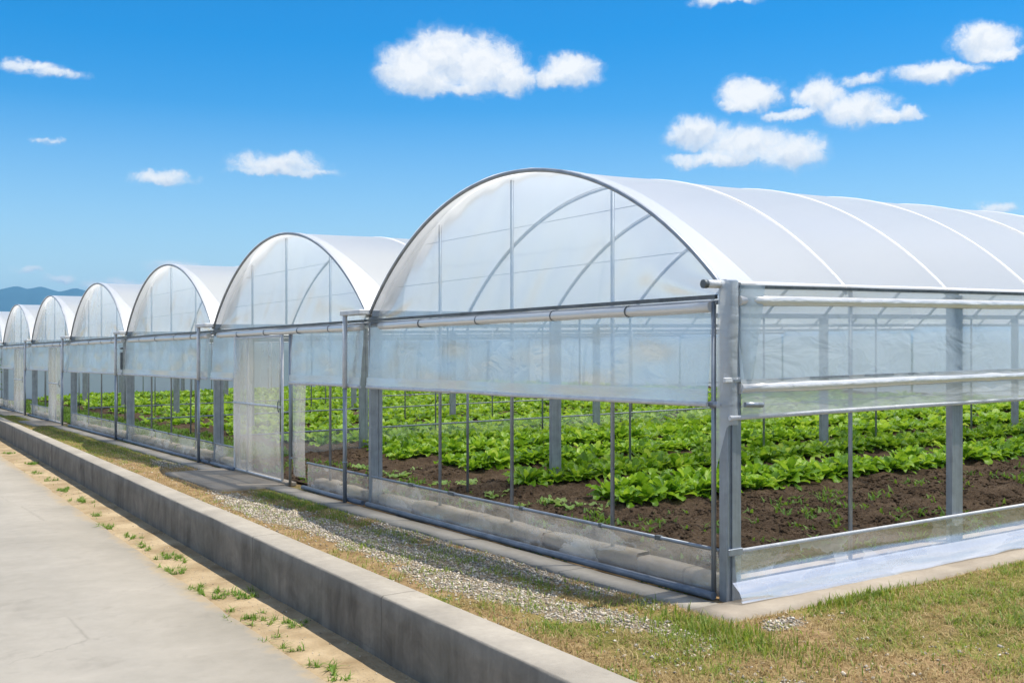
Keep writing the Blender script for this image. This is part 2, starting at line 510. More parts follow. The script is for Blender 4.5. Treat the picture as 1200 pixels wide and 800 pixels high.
tag(strip('dirt_ground', lambda y: -2.85 + .03 * y, lambda y: wall_front(y) + .02, -9, 48, 10, 400,
          lambda x, y: -.437 + .018 * (fbm(x * 3, y * 3, 44) - .5), M['dirt']), kind='structure')
tag(strip('road', lambda y: -16 + .03 * y, lambda y: -2.655 + .0295 * y, -14, 60, 14, 700,
          lambda x, y: -.425 + .004 * fbm(x, y, 3), M['road'], .05, 8, .03), kind='structure')

# concrete retaining wall
def build_wall():
    ys = np.concatenate([np.arange(-10, 46, .12)])
    rows = []
    c = .012
    for i, y in enumerate(ys):
        f, b = wall_front(y), wall_back(y)
        j = .004 * (vnoise(y * 1.3, 0, 2) - .5); k = .008 * vnoise(y * 6, 0, 4)
        zt = .045 + .006 * (vnoise(y * .8, 0, 6) - .5)
        s = float(slope(f, y))
        prof = [(f + j, -.52), (f + j * .5, -.3), (f - j, -.1), (f + j, zt - c - k), (f + c * .4 + k, zt - c * .25 - k * .3), (f + c + k, zt),
                ((f + b) / 2, zt + .003), (b - c, zt), (b, zt - c), (b, -.3)]
        rows.append([(x, y, z + s) for x, z in prof])
    V = np.array(rows).reshape(-1, 3)
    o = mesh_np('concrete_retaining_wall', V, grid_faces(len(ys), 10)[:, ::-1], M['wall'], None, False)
    tag(o, 'long low weathered grey concrete retaining wall running between the sandy strip and the gravel', 'wall')


build_wall()

# concrete apron round the greenhouse foot and pads at the doors
def slab(name, x0, x1, y0, y1, z, mat=None, seed=0):
    nx = max(2, int((x1 - x0) / .15) + 1); ny = max(2, int((y1 - y0) / .15) + 1)
    xs = np.linspace(x0, x1, nx); ys = np.linspace(y0, y1, ny)
    X, Y = np.meshgrid(xs, ys, indexing='ij')
    ex = (X == xs[0]) | (X == xs[-1]); ey = (Y == ys[0]) | (Y == ys[-1])
    X = X + np.where(ex, .03 * (vnoise(Y * 3, X * 0, seed) - .5), 0); Y = Y + np.where(ey, .03 * (vnoise(X * 3, Y * 0, seed + 1) - .5), 0)
    Z = z + .006 * (fbm(X * 2, Y * 2, seed) - .5)
    Xp = np.pad(X, 1, 'edge'); Yp = np.pad(Y, 1, 'edge'); Zp = np.pad(Z, 1, 'edge')
    Zp[0] -= .06; Zp[-1] -= .06; Zp[:, 0] -= .06; Zp[:, -1] -= .06
    V = np.stack([Xp, Yp, Zp + slope(Xp, Yp)], -1).reshape(-1, 3)
    return tag(mesh_np(name, V, grid_faces(*Xp.shape), mat or M['slab'], None, False), kind='structure')


slab('concrete_path', -.42, 27, -.46, -.06, .022, seed=3)
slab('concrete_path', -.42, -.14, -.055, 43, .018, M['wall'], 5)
slab('concrete_path', -1.05, -.10, 8.5, 11.2, .028, M['slab'], 9)
slab('concrete_path', -.80, -.10, 24.6, 27.3, .028, M['slab'], 12)
slab('concrete_path', -.70, -.10, 30.8, 33.6, .028, M['slab'], 14)


# ------------------------------------------------------------------ soil inside
BEDS = [3.9, 5.95, 8.0, 10.0, 11.45]
def soil_z(x, y):
    x = np.asarray(x, float); y = np.asarray(y, float)
    b = np.zeros(np.broadcast(x, y).shape)
    for c in BEDS:
        b = np.maximum(b, np.exp(-((y - c) / .62) ** 4))
    per = .5 + .5 * np.cos((y - 12.9) * 2 * math.pi / 1.55)
    b = np.where(y > 12, per, b) * sstep(1.0, 2.1, x)
    side = .07 * np.exp(-((y - 2.2 - .06 * x) / .8) ** 2) * sstep(.4, 1.8, x)
    edge = sstep(0, .5, x) * sstep(0, .4, y)
    return .03 + (.10 * b + side + .10 * (fbm(x * 4.5, y * 4.5, 51) - .5) + .085 * (fbm(x * 13, y * 13, 53, 3) - .5)) * edge


def build_soil():
    xs = np.concatenate([np.arange(.15, 6, .045), np.arange(6, 27, .18)])
    ys = np.concatenate([np.arange(.12, 8, .05), np.arange(8, 14, .1), np.arange(14, 42.4, .25)])
    X, Y = np.meshgrid(xs, ys, indexing='ij')
    Z = soil_z(X, Y) + slope(X, Y)
    tag(mesh_np('soil', np.stack([X, Y, Z], -1).reshape(-1, 3), grid_faces(*X.shape), M['soil'], None, True), kind='structure')


build_soil()

# ------------------------------------------------------------------ greenhouses
LEN = 26.6; HS = 1.33; BAY = 6.0
ZS, ZA = 2.30, 3.57
RR = (9 + (ZA - ZS) ** 2) / (2 * (ZA - ZS)); ZC = ZA - RR


def arch(y, dr=0):                       # local y 0..6
    return ZC + math.sqrt(max(.01, (RR + dr) ** 2 - (y - 3) ** 2))


def arch_pts(n, dr=0):
    a0 = math.asin(3 / RR)
    return [(3 - (RR + dr) * math.sin(a0 * (1 - 2 * i / (n - 1))), ZC + (RR + dr) * math.cos(a0 * (1 - 2 * i / (n - 1)))) for i in range(n)]


def channel(w, d, t=.012, lip=.02, flip=1):
    w2 = w / 2
    o = [(-w2, 0), (w2, 0), (w2, d), (w2 - lip, d), (w2 - lip, d - t), (w2 - t, d - t), (w2 - t, t), (-w2 + t, t), (-w2 + t, d - t), (-w2 + lip, d - t), (-w2 + lip, d), (-w2, d)]
    return [(x, y * flip) for x, y in o]


SHARED = {}
def inst(key, name, maker, mat, parent, x=0, y=0):
    """first call builds the mesh, later calls copy the object (data shared)"""
    if key not in SHARED:
        o = maker().build(name, mat, parent, shear=False)
        SHARED[key] = o
    else:
        o = SHARED[key].copy()
        link(o); o.parent = parent
    o.location = (x, y, SLX * x + SLY * y)
    return o


def hoop_mb():
    m = MB(); m.tube([(0, y, z + SLY * y) for y, z in arch_pts(33, -.03)], .014, 6); return m


def strap_mb():
    m = MB()
    A, B = arch_pts(37, -.004), arch_pts(37, .006)
    def sf(u, v):
        x = [-.011, -.007, .007, .011][int(round(u * 3))]
        y, z = (B if 0 < u < 1 else A)[int(round(v * 36))]
        return (x, y, z + SLY * y)
    m.grid(sf, 4, 37); return m


def post_mb():
    m = MB()
    m.prism([(x, y - .03) for x, y in channel(.10, .06)], 0, 2.30)
    m.prism([(x + .082, y - .025) for x, y in channel(.05, .045)], 0, 2.28)
    return m


def rod_mb():
    m = MB(); m.tube([(0, 0, -.02), (0, 0, 2.3)], .017, 7); return m


def wav(a, b, s):
    return float(vnoise(a, b, s)) - .5


LAB = [
    'largest clear plastic greenhouse tunnel, nearest, open side showing lettuce beds and wrapped corner post',
    'arched plastic greenhouse tunnel with a closed film door facing a concrete pad, second from corner',
    'arched plastic greenhouse tunnel without a door, third from the corner, just beyond the first door',
    'arched plastic greenhouse tunnel without a door, fourth from corner, mountains just left of its arch',
    'small far greenhouse tunnel with a film door at its right end, fifth from the corner',
    'small far greenhouse tunnel with film door, before the mountains, sixth from the corner',
    'farthest greenhouse tunnel, only part of its arch showing at the picture edge',
]
DOORS = {1: (2.5, 4.7), 4: (.75, 2.7), 5: (.85, 3.0)}


def sheet(m, f, nu, nv):
    m.grid(f, nu, nv)


def build_bay(k):
    root = empty('greenhouse', (0, BAY * k, SLY * BAY * k))
    tag(root, LAB[k], 'greenhouse', 'arched greenhouse tunnels standing side by side')
    sd = 100 * k
    # roof film, slightly slack between the hoops
    A = arch_pts(41)
    n = int(LEN / HS * 6) + 1
    def rf(u, v):
        x = -.04 + u * (LEN + .06)
        y, z = A[int(round(v * 40))]
        s = abs(math.sin(math.pi * x / HS)) ** .8
        d = -.009 * s * (.4 + .6 * math.sin(math.pi * v)) + .012 * wav(x * 1.7, y * 1.7, sd)
        return (x, y, z + d)
    MB().grid(rf, n, 41).build('roof_film', M['roof'], root)
    def ef(u, v):
        x = -.05 + u * (.10 + .34 * abs(2 * v - 1) ** 2.5) * (1 + .4 * wav(v * 9, 0, sd + 3))
        y, z = A[int(round(v * 40))]
        return (x, y, z + .007 + .010 * wav(x * 6, y * 4, sd + 5))
    MB().grid(ef, 8, 41).build('roof_edge_film', M['roof_edge'], root)
    # front hoop and gables
    MB().tube([(-.035, y, z) for y, z in arch_pts(49, -.012)], .019, 8).build('front_hoop', M['steel'], root)
    def gb(x, s):
        def g(u, v):
            y = .03 + u * 5.94
            z = 2.2 + v * (arch(y) - 2.22)
            cr = 0
            for cy in (0., 6.):
                rr = math.hypot(y - cy, z - 2.2); th = math.atan2(z - 2.2, abs(y - cy) + .01)
                cr += .018 * math.exp(-rr / 1.1) * rr * math.sin(13 * th + 4 * wav(rr * 2, th * 3, s + 2))
            return (x + .06 * v + cr + .02 * wav(y * 1.1, z * 1.1, s) + .02 * wav(y * 5 + z * 4, z * 2, s + 1), y, z)
        return g
    MB().grid(gb(.02, sd + 7), 90, 28).build('gable_film', M['gable'], root)
    MB().grid(gb(LEN, sd + 9), 30, 8).build('gable_film', M['gable'], root)
    door = DOORS.get(k)
    for y in (1.51, 3.09, 4.53):
        inside = door and door[0] - .1 < y < door[1] + .1
        z0 = 2.2 if inside else .0
        MB().tube([(.125, y, z0), (.125, y, arch(y) - .04)], .018, 8).build('gable_post', M['rod'], root)
    for z in (2.62, 3.06):
        h = math.sqrt(max(0, (RR - .05) ** 2 - (z - ZC) ** 2))
        MB().tube([(.15, 3 - h, z), (.15, 3 + h, z)], .004, 5).build('cross_wire', M['white_pipe'], root)
    # hoops, straps, posts, rods
    for i in range(1, 21):
        inst('hoop', 'hoop', hoop_mb, M['rod'], root, i * HS)
        if k <= 2 or i <= 7:
            inst('strap', 'film_strap', strap_mb, M['strap'], root, i * HS)
    lines = [0] if k < 6 else [0, 6]
    for ly in lines:
        for i in range(0, 21):
            if i % 2 == 0 and (k == 0 or ly == 6 or i == 0 or (i % 4 == 2 and (k == 1 or i < 9))):
                if i == 0 and k == 0 and ly == 0:
                    m = MB()
                    m.box(-.05, .06, -.045, .045, 0, 2.36, .008)
                    m.box(-.012, .075, -.058, -.0475, .0, 2.34)
                    m.build('corner_post', M['steel'], root)
                else:
                    inst('post', 'post', post_mb, M['steel'], root, i * HS + .03, ly)
            elif i % 2:
                if k < 2 and i < 14 or i in (1, 5) or ly == 6:
                    inst('rod', 'support_rod', rod_mb, M['rod'], root, i * HS + .02, ly)
    for y in ((2.0, 4.0) if k else ()):
        for i in (2, 4, 6, 8):
            inst('rod', 'support_rod', rod_mb, M['rod'], root, i * HS, y) if (i + k + int(y)) % 4 == 0 else None
    # gutter along the valley and its end box
    m = MB(); m.prism([(-.07, 2.355), (-.05, 2.355), (-.05, 2.30), (.05, 2.30), (.05, 2.355), (.07, 2.355), (.07, 2.285), (-.07, 2.285)], -.02, LEN)
    m.v = [(z, x, y) for x, y, z in m.v]
    if k > 0:
        m.build('gutter', M['steel'], root)
    if k > 0:
        MB().box(-.19, -.03, -.06, .50, 2.31, 2.37, .008).tube([(-.15, .43, 2.315), (-.15, .43, 1.42)], .03, 10).build('downspout', M['white_pipe'], root)
        MB().tube([(-.15, .43, 1.425), (-.15, .43, .02)], .026, 10).tube([(-.15, .43, .50), (-.15, .43, .52)], .031, 10).build('drain_pipe', M['steel'], root)
        if k == 3:
            MB().box(-.15, -.105, -.07, .06, 1.98, 2.02, .006).box(-.15, -.11, -.05, .05, 1.55, 1.92, .01).build('crank_winder', M['dark'], root)
    else:
        MB().tube([(-.05, .095, 2.20), (-.05, .095, .02)], .019, 10).build('drain_pipe', M['steel'], root)
        MB().tube([(-.045, -.0, 2.325), (-.20, .012, 2.325)], .03, 12).build('gutter_end', M['white_pipe'], root)
        MB().tube([(-.198, .012, 2.325), (-.235, .015, 2.325)], .032, 12).build('gutter_cap', M['dark'], root)
    # front rails
    y0 = .06 if k == 0 else .03
    MB().box(-.075, -.045, y0, 5.97, 2.222, 2.252).build('front_purlin', M['dark'], root)
    ys = [.1 + i * .19 for i in range(30)]
    MB().tube([(-.07, y, 2.165 + .008 * wav(y * 1.5, 1, sd)) for y in ys], .042, 12, .06).build('curtain_roll', M['roll'], root)
    for y in (1.05, 2.1, 3.4, 4.6):
        MB().tube([(-.07, y, 2.165), (-.07, y + .012, 2.165)], .047, 12).build('roll_clip', M['dark'], root)
    MB().tube([(.0, .03, 2.20), (.0, 5.97, 2.20)], .017, 8).build('inner_purlin', M['rod'], root)
    spans = [(.10, 5.90)] if not door else [(.10, door[0] - .12), (door[1] + .05, 5.90)]
    for (a, b) in spans:
        if b - a < .25:
            continue
        def cf(u, v, a=a, b=b):
            y = a + u * (b - a); z = 1.455 + v * .70
            return (-.055 - .042 * (1 - v) + .018 * wav(y * 1.8, z * .9, sd + 11) * (1 - v * .6) + .02 * wav(y * 4 + z * 3, z * 5 - y, sd + 13) + .012 * wav(y * 9, z * 2, sd + 12), y, z + .012 * wav(y * 1.1, 0, sd + 4) * (1 - v))
        MB().grid(cf, max(6, int((b - a) * 9)), 14).build('front_curtain', M['curtain'], root)
        def hf(u, v, a=a, b=b):
            y = a + u * (b - a)
            return (-.108 - .006 * (1 - v) + .012 * wav(y * 3, v, sd + 15), y, 1.46 + v * .10 + .012 * wav(y * 1.1, 0, sd + 4))
        MB().grid(hf, max(6, int((b - a) * 6)), 4).build('curtain_hem', M['hem'], root)
        MB().tube([(-.104, a + (b - a) * i / 12, 1.448 + .012 * wav((a + (b - a) * i / 12) * 1.1, 0, sd + 4)) for i in range(13)], .021, 10).build('curtain_rail', M['white_pipe'], root)
        for y in (1.78, 4.1):
            if a < y < b:
                MB().tube([(-.025, y, 1.45), (-.025, y, 2.2)], .009, 6).build('curtain_batten', M['dark'], root)
    spans = [(.06, 5.94)] if not door else [(.06, door[0] - .55), (door[1] + .02, 5.94)]
    for (a, b) in spans:
        if b - a < .2:
            continue
        MB().tube([(-.02, a, .37), (-.02, b, .37)], .015, 8).build('low_rail', M['rod'], root)
        def bf(u, v, a=a, b=b):
            y = a + u * (b - a); z = .03 + v * .345
            return (-.012 + .022 * wav(y * 2.2, z * 4, sd + 21) * (1 - v) + .022 * wav(y * 6 + z * 9, z * 6, sd + 22) * (1 - v) + .016 * (wav(y * 15 + z * 22, z * 9, sd + 23)), y, z)
        MB().grid(bf, max(6, int((b - a) * 12)), 12).build('base_film', M['base'], root)
        MB().tube([(-.085, a, .045), (-.085, (a + b) / 2, .04), (-.085, b, .045)], .030, 10).build('base_pipe', M['base_pipe'], root)
        # footing blocks
        m = MB(); y = a
        while y < b - .05:
            e = min(b, y + random.uniform(.9, 1.5))
            nn = 10
            d0 = random.uniform(-.012, .012); h0 = .155 + random.uniform(-.02, .02)
            def ft(u, v, y=y, e=e, d0=d0, h0=h0):
                yy = y + .008 + u * (e - y - .016)
                c = [(.07, -.03), (.06, .05), (.062, h0 - .03), (.085, h0), (.20, h0 + .005), (.22, h0 - .05)][int(round(v * 5))]
                return (c[0] + d0 + .02 * wav(yy * 5, c[1] * 9, sd + 31), yy, c[1] + .022 * wav(yy * 3.3, 1, sd + 33) * (1 if c[1] > .1 else 0))
            m.grid(ft, nn, 6); y = e
        m.build('footing', M['footing'], root)
    if door:
        d0, d1 = door
        w = d1 - d0
        # closed strip of film and its post beside the door
        if k == 1:
            MB().tube([(-.06, d0 - .03, 2.14), (-.06, d0 - .03, .02)], .02, 8).tube([(-.06, d0 - .12, .40), (-.06, d0 - .03, .40)], .012, 6).build('door_post', M['steel'], root)
            MB().grid(lambda u, v: (-.03 + .03 * wav(u * 3, v * 5, sd + 41), d0 - .5 + u * .45, .16 + v * 1.97), 6, 20).build('side_strip_film', M['door_film'], root)
        dr = MB()
        for y in (d0 + .2, d0 + .75 * w if k == 1 else d0 + .5 * w, d1 - .02):
            dr.tube([(-.085, y, .05), (-.085, y, 2.12)], .018, 8)
        dr.tube([(-.12, d0 + .2, 1.10), (-.12, d1, 1.10)], .017, 8)
        dr.tube([(-.085, d0 + .2, .06), (-.085, d1, .06)], .014, 8)
        dr.tube([(-.085, d0 + .2, 2.10), (-.085, d1, 2.10)], .018, 8)
        dd = dr.build('door', M['white_pipe'], root)
        MB().grid(lambda u, v: (-.108 + .03 * wav(u * 4, v * 3, sd + 43) + .010 * wav(u * 14, v * 2, sd + 44), d0 + .2 + u * (w - .2), .09 + v * 2.0), 26, 24).build('door_film', M['door_film'], dd)
        MB().grid(lambda u, v: (-.03 + .02 * wav(u * 4, v * 4, sd + 45), d1 - .62 + u * .62, .05 + v * 2.1), 8, 14).build('jamb_film', M['door_film'], root)
        MB().box(-.09, -.02, d1 - .03, d1 + .09, .0, 2.16, .006).build('door_jamb', M['white_pipe'], root)
        MB().box(-.10, .04, d0 - .02, d1 + .05, .0, .055, .008).build('threshold', M['slab'], root)
        MB().tube([(-.115, d0 + .25, 1.02), (-.135, d0 + .25, 1.06), (-.135, d0 + .25, 1.16), (-.115, d0 + .25, 1.20)], .008, 6).build('handle', M['dark'], dd)
    # valley base films seen inside
    if k in (2, 3, 4):
        zt = .47
        MB().tube([(.4, 0.0, zt), (LEN - .2, 0.0, zt)], .016, 7).build('valley_rail', M['steel'], root)
        if k == 2:
            MB().grid(lambda u, v: (.4 + u * (LEN - .6), .02 + .05 * wav(u * 40, v * 2, sd + 51), .1 + v * (zt - .1)), 110, 5).build('valley_film', M['skirt'], root)
    # far end: same roll-up curtain and skirt
    MB().grid(lambda u, v: (LEN + .03 * wav(u * 9, v * 2, sd + 61), .05 + u * 5.9, .02 + v * 2.18), 24, 14).build('end_film', M['end'], root)
    if not door:
        for i in range(5):
            y = .7 + i * 1.05 + random.uniform(-.3, .3)
            MB().box(-.038, -.004, y, y + random.uniform(.03, .12), .353, .388).build('rail_clip', M['dark'], root)
    if k == 6:
        MB().grid(lambda u, v: (.1 + u * (LEN - .1), 6.06 + .03 * wav(u * 30, v * 2, 63), .02 + v * 2.26), 80, 8).build('side_wall_film', M['end'], root)
    if k == 0:
        build_side(root)
    return root


def build_side(root):
    """the long open side of the nearest tunnel"""
    L = LEN
    xs = [.05 + i * .35 for i in range(int(L / .35))]
    MB().box(.06, L, -.072, -.05, 2.296, 2.318).build('eave_purlin', M['dark'], root)
    MB().grid(lambda u, v: (.05 + u * (L - .05), .03 - v * .115, 2.352 - .022 * v ** 2 + .006 * wav(u * 60, v, 77)), 120, 4).build('eave_flap', M['roll'], root)
    MB().grid(lambda u, v: (.05 + u * (L - .05), -.058 + .008 * wav(u * 50, v * 2, 78), 2.242 + v * .058), 120, 3).build('eave_strip', M['hem'], root)
    MB().tube([(x, -.055, 2.205 + .008 * wav(x * 1.3, 3, 7)) for x in xs], .038, 12, .05).build('eave_roll', M['roll'], root)
    MB().box(-.02, L, -.085, -.06, 1.612, 1.630).build('middle_purlin', M['rod'], root)
    MB().tube([(x, -.07, 1.562 + .006 * wav(x * 1.7, 3, 9)) for x in xs], .040, 12, .08).build('middle_roll', M['roll'], root)
    MB().tube([(-.06, -.08, 1.352), (L, -.08, 1.345)], .018, 8).build('curtain_rail', M['white_pipe'], root)
    MB().tube([(-.03, -.055, .375), (L, -.055, .375)], .016, 8).build('low_rail', M['white_pipe'], root)
    def up(u, v):
        x = .04 + u * (L - .05); z = 1.62 + v * .62
        return (x, -.05 - .035 * (1 - v) + .03 * wav(x * 1.8, z * 1.2, 71) + .012 * wav(x * 7, z * 2, 72), z)
    MB().grid(up, 190, 12).build('side_curtain', M['curtain'], root)
    def lo(u, v):
        x = .04 + u * (L - .05); z = 1.35 + v * .28
        return (x, -.085 + .03 * wav(x * 2, z * 2, 73) + .015 * wav(x * 6, z * 5, 74), z)
    MB().grid(lo, 190, 8).build('lower_curtain', M['hem'], root)
    prof = [(-.062, .385), (-.068, .30), (-.066, .22), (-.085, .165), (-.115, .11), (-.14, .05), (-.155, .028)]
    def interp(v):
        t = v * (len(prof) - 1); i = min(int(t), len(prof) - 2); f = t - i
        return prof[i][0] * (1 - f) + prof[i + 1][0] * f, prof[i][1] * (1 - f) + prof[i + 1][1] * f
    def sb(u, v):
        x = .0 + u * (L - .02)
        y, z = interp(v)
        ph = abs(((x - .03) / 2.66) % 1 - .5) * 2
        sag = .035 * math.sin(math.pi * min(1, v * 1.8)) * (1 - ph)
        return (x, y + sag + .03 * wav(x * 2.0, v * 3, 81) * math.sin(math.pi * v) + .02 * wav(x * 7, v * 6, 82) * v, z + (.010 * wav(x * 3, v, 83) if 0 < v < 1 else 0))
    MB().grid(sb, 220, 16).build('base_film', M['base'], root)
    def sf(u, v):
        x = -.05 + u * L
        y, z = interp(.5 + .5 * v)
        return (x, y - .045 * min(1, .25 + v * 2) + .03 * wav(x * 1.6, v * 2, 85) * math.sin(math.pi * v) + .03 * wav(x * 6, v * 3, 86) * (v * .8), z + .012 * wav(x * 2.4, v * 2, 87))
    MB().grid(sf, 220, 10).build('base_film_fold', M['fold'], root)
    MB().box(.1, L, -.03, .13, -.03, .15, .015).build('side_footing', M['footing'], root)
    # film wrapped round the corner post
    def wrap(u, v):
        a = -math.pi * 1.02 + u * math.pi * 1.15
        r = .085 + .02 * wav(u * 4, v * 4, 91) + .03 * (1 - v) * max(0, .35 - u)
        z = 1.30 + v * 1.05
        if u < .25: z -= (1 - v) * .33 * (1 - u * 4)
        return (.0 + r * math.cos(a) * 1.0 - .01, .0 + r * math.sin(a) * .95, z)
    MB().grid(wrap, 18, 22).build('corner_film', M['hem'], root)
    def wrap2(u, v):
        x = .05 + u * (.12 + .14 * v)
        return (x, -.075 - .02 * math.sin(u * 3) + .02 * wav(u * 3, v * 5, 93), 1.62 + v * .70)
    MB().grid(wrap2, 8, 14).build('corner_flap', M['curtain'], root)
    # stub ends of the roll tubes
    MB().tube([(.07, -.10, 1.445), (.24, -.11, 1.437)], .02, 10).build('winder_tube', M['steel'], root)
    MB().tube([(-.075, .1, 1.448), (-.075, -.03, 1.448)], .026, 10).build('rail_end', M['steel'], root)
    MB().box(-.10, .07, -.075, -.05, 1.61, 1.645, .004).build('clamp', M['white_pipe'], root)
    MB().box(-.06, .08, -.075, -.0585, .35, .40, .004).build('clamp', M['steel'], root)


for k in range(7):
    build_bay(k)


# ------------------------------------------------------------------ lettuces
def leaf(L, W, tilt, curl, ph, ns=6, nw=5, ruff=.18):
    """one ruffled leaf growing along +x from the origin"""
    V = []
    x = z = 0.0; a = tilt
    tw = math.sin(ph * 3) * .5
    for i in range(ns + 1):
        t = i / ns
        w = W * (math.sin(math.pi * min(1, .10 + t * .86)) ** .75) * (.45 + .75 * t)
        for j in range(nw):
            s = j / (nw - 1) * 2 - 1
            rf = ruff * 1.7 * W * math.sin(ph + t * 11 + (1.9 if s > 0 else 0)) * abs(s) ** 1.5 * (.3 + .7 * t)
            cup = .28 * w * (s * s)
            hh = cup + rf + tw * t * s * w
            V.append((x - math.sin(a) * hh, s * w * (1 + .12 * math.sin(ph + t * 15)), z + math.cos(a) * hh))
        x += math.cos(a) * L / ns; z += math.sin(a) * L / ns
        a -= curl / ns
    return np.array(V), grid_faces(ns + 1, nw)


def plant(seed, size=1.0, ns=8, nw=7, rings=((8, .27, .068, .6, 1.3), (9, .28, .066, .98, 1.2), (9, .25, .056, 1.28, .8))):
    r = random.Random(seed)
    VV, FF, b = [], [], 0
    for n, L, W, tilt, curl in rings:
        off = r.uniform(0, 6)
        for i in range(n):
            v, f = leaf(L * r.uniform(.8, 1.2), W * r.uniform(.8, 1.2), tilt + r.uniform(-.22, .22), curl * r.uniform(.6, 1.3), r.uniform(0, 6), ns, nw)
            a = off + 2 * math.pi * i / n + r.uniform(-.3, .3)
            c, s = math.cos(a), math.sin(a)
            rot = np.stack([v[:, 0] * c - v[:, 1] * s + .015 * c, v[:, 0] * s + v[:, 1] * c + .015 * s, v[:, 2]], -1)
            VV.append(rot * size); FF.append(f + b); b += len(v)
    return np.concatenate(VV), np.concatenate(FF)


CAM = np.array([-5.594, -5.683, 1.907])
LDIR = np.array([-815, 1250.]) / math.hypot(815, 1250); RDIR = np.array([LDIR[1], -LDIR[0]])


def in_frame(x, y, marg=.04):
    dx, dy = x - CAM[0], y - CAM[1]
    lat = dx * RDIR[0] + dy * LDIR[0]; d = dx * RDIR[1] + dy * LDIR[1]
    return d > 1 and abs(lat / d) < .48 + marg, d


def build_crops():
    spots = []
    starts = {0: 1.95, 1: 2.05, 2: 2.1, 3: 2.3, 4: 2.6}
    names = ['the bed nearest the bare soil strip', 'the second bed in from the open side', 'the third bed in from the open side', 'the fourth bed in from the open side', 'the last bed in front of the inner film skirt']
    for bi, c in enumerate(BEDS):
        for li, off in enumerate((-.24, .24)):
            x = starts[bi] + random.uniform(0, .15) + (0.15 if off > 0 else 0)
            while x < 24:
                if random.random() > .04:
                    spots.append((x + random.uniform(-.06, .06), c + off + random.uniform(-.06, .06), bi, random.uniform(.78, 1.12)))
                x += .25
    for y in sorted(list(np.arange(12.65, 41.6, 1.55)) + list(np.arange(13.15, 41.6, 1.55))):
        if (y - 12) % 6 > 5.6 or (y - 12) % 6 < .35: continue
        x = 1.6 + random.uniform(0, .8) + (1.2 if (int(y * 2) % 5 == 0) else 0)
        while x < 24:
            if random.random() > .08:
                spots.append((x + random.uniform(-.06, .06), y + random.uniform(-.05, .05), 9, random.uniform(.7, 1.0)))
            x += .33
    vis = []
    for s in spots:
        ok, d = in_frame(s[0], s[1])
        if ok and s[2] < 9:
            vis.append((d, s))
    vis.sort(key=lambda t: t[0])
    solo = [s for d, s in vis[:286]]
    solo_set = set(solo)
    protos = []
    for i in range(7):
        V, F = plant(i + 3)
        o = mesh_np('lettuce', V, F, M['lettuce'], None, True)
        protos.append(o)
    used = set()
    def put(proto, x, y, s, label, group, tz=0):
        if proto.name not in used:
            used.add(proto.name); o = proto
        else:
            o = link(proto.copy())
        o.location = (x, y, float(soil_z(x, y)) - .015 + float(slope(x, y)))
        o.rotation_euler = (random.uniform(-.12, .12), random.uniform(-.12, .12), random.uniform(0, 6.28))
        o.scale = (s, s, s * random.uniform(.9, 1.15))
        tag(o, label, 'lettuce', group)
    for j, (x, y, bi, s) in enumerate(solo):
        put(protos[j % 7], x, y, s, 'leafy green lettuce growing in ' + names[bi], 'lettuces in ' + names[bi])
    # small limp ones lying at the row ends
    pp = []
    for i in range(3):
        V, F = plant(40 + i, .8, rings=((6, .24, .10, .12, .35), (4, .2, .08, .5, .8)))
        pp.append(mesh_np('lettuce', V, F, M['lettuce_pale'], None, True))
    for j, (x, y) in enumerate([(1.55, 4.1), (1.7, 4.55), (1.45, 4.85), (1.9, 5.0), (1.5, 5.6), (1.75, 6.6), (1.6, 7.2), (1.95, 7.0), (1.4, 8.0), (1.7, 8.9), (2.0, 8.6), (1.5, 9.3), (1.95, 6.9), (1.75, 3.75)]):
        put(pp[j % 3], x, y, random.uniform(.7, 1.1), 'small pale limp lettuce lying flat at the front end of the beds', 'small pale lettuces at the row ends')
    # everything farther: one crop mass
    rest = [s for s in spots if s not in solo_set and in_frame(s[0], s[1], .1)[0]]
    low = [plant(80 + i, 1.0, 4, 3, ((7, .27, .085, .6, 1.1), (7, .26, .075, 1.05, .8))) for i in range(5)]
    VV, FF, b = [], [], 0
    for x, y, bi, s in rest:
        V, F = low[random.randrange(5)]
        a = random.uniform(0, 6.28); c, sn = math.cos(a) * s, math.sin(a) * s
        VV.append(np.stack([V[:, 0] * c - V[:, 1] * sn + x, V[:, 0] * sn + V[:, 1] * c + y, V[:, 2] * s + float(soil_z(x, y)) - .01 + float(slope(x, y))], -1))
        FF.append(F + b); b += len(V)
    o = mesh_np('lettuce_crop', np.concatenate(VV), np.concatenate(FF), M['lettuce'], None, True)
    tag(o, 'distant rows of green lettuce filling the beds of the farther tunnels', 'crop', kind='stuff')


build_crops()


# ------------------------------------------------------------------ small ground cover
def blades(name, pts, mat, hmin, hmax, wid, label, lean=.6, cat='grass'):
    """pts: (n,3) roots"""
    n = len(pts)
    h = rng.uniform(hmin, hmax, n); a = rng.uniform(0, 2 * math.pi, n); ln = rng.uniform(.15, lean, n) * h
    dx, dy = np.cos(a), np.sin(a)
    w = wid * rng.uniform(.6, 1.3, n)
    px, py = -dy * w, dx * w
    def at(t, ww):
        lx = pts[:, 0] + dx * ln * t * t; ly = pts[:, 1] + dy * ln * t * t; z = pts[:, 2] + h * t * (1 - .25 * t * (ln / h))
        return np.stack([lx - px * ww, ly - py * ww, z], -1), np.stack([lx + px * ww, ly + py * ww, z], -1)
    a0, b0 = at(0, 1); a1, b1 = at(.55, .8); a2, b2 = at(1, .12)
    V = np.stack([a0, b0, a1, b1, a2, b2], 1).reshape(-1, 3)
    i = np.arange(n)[:, None] * 6
    F = np.concatenate([i + np.array([[0, 1, 3, 2]]), i + np.array([[2, 3, 5, 4]])], 0)
    return tag(mesh_np(name, V, F, mat, None, True), label, cat, kind='stuff')


def scatter(n, x0, x1, y0, y1):
    return rng.uniform(x0, x1, n), rng.uniform(y0, y1, n)


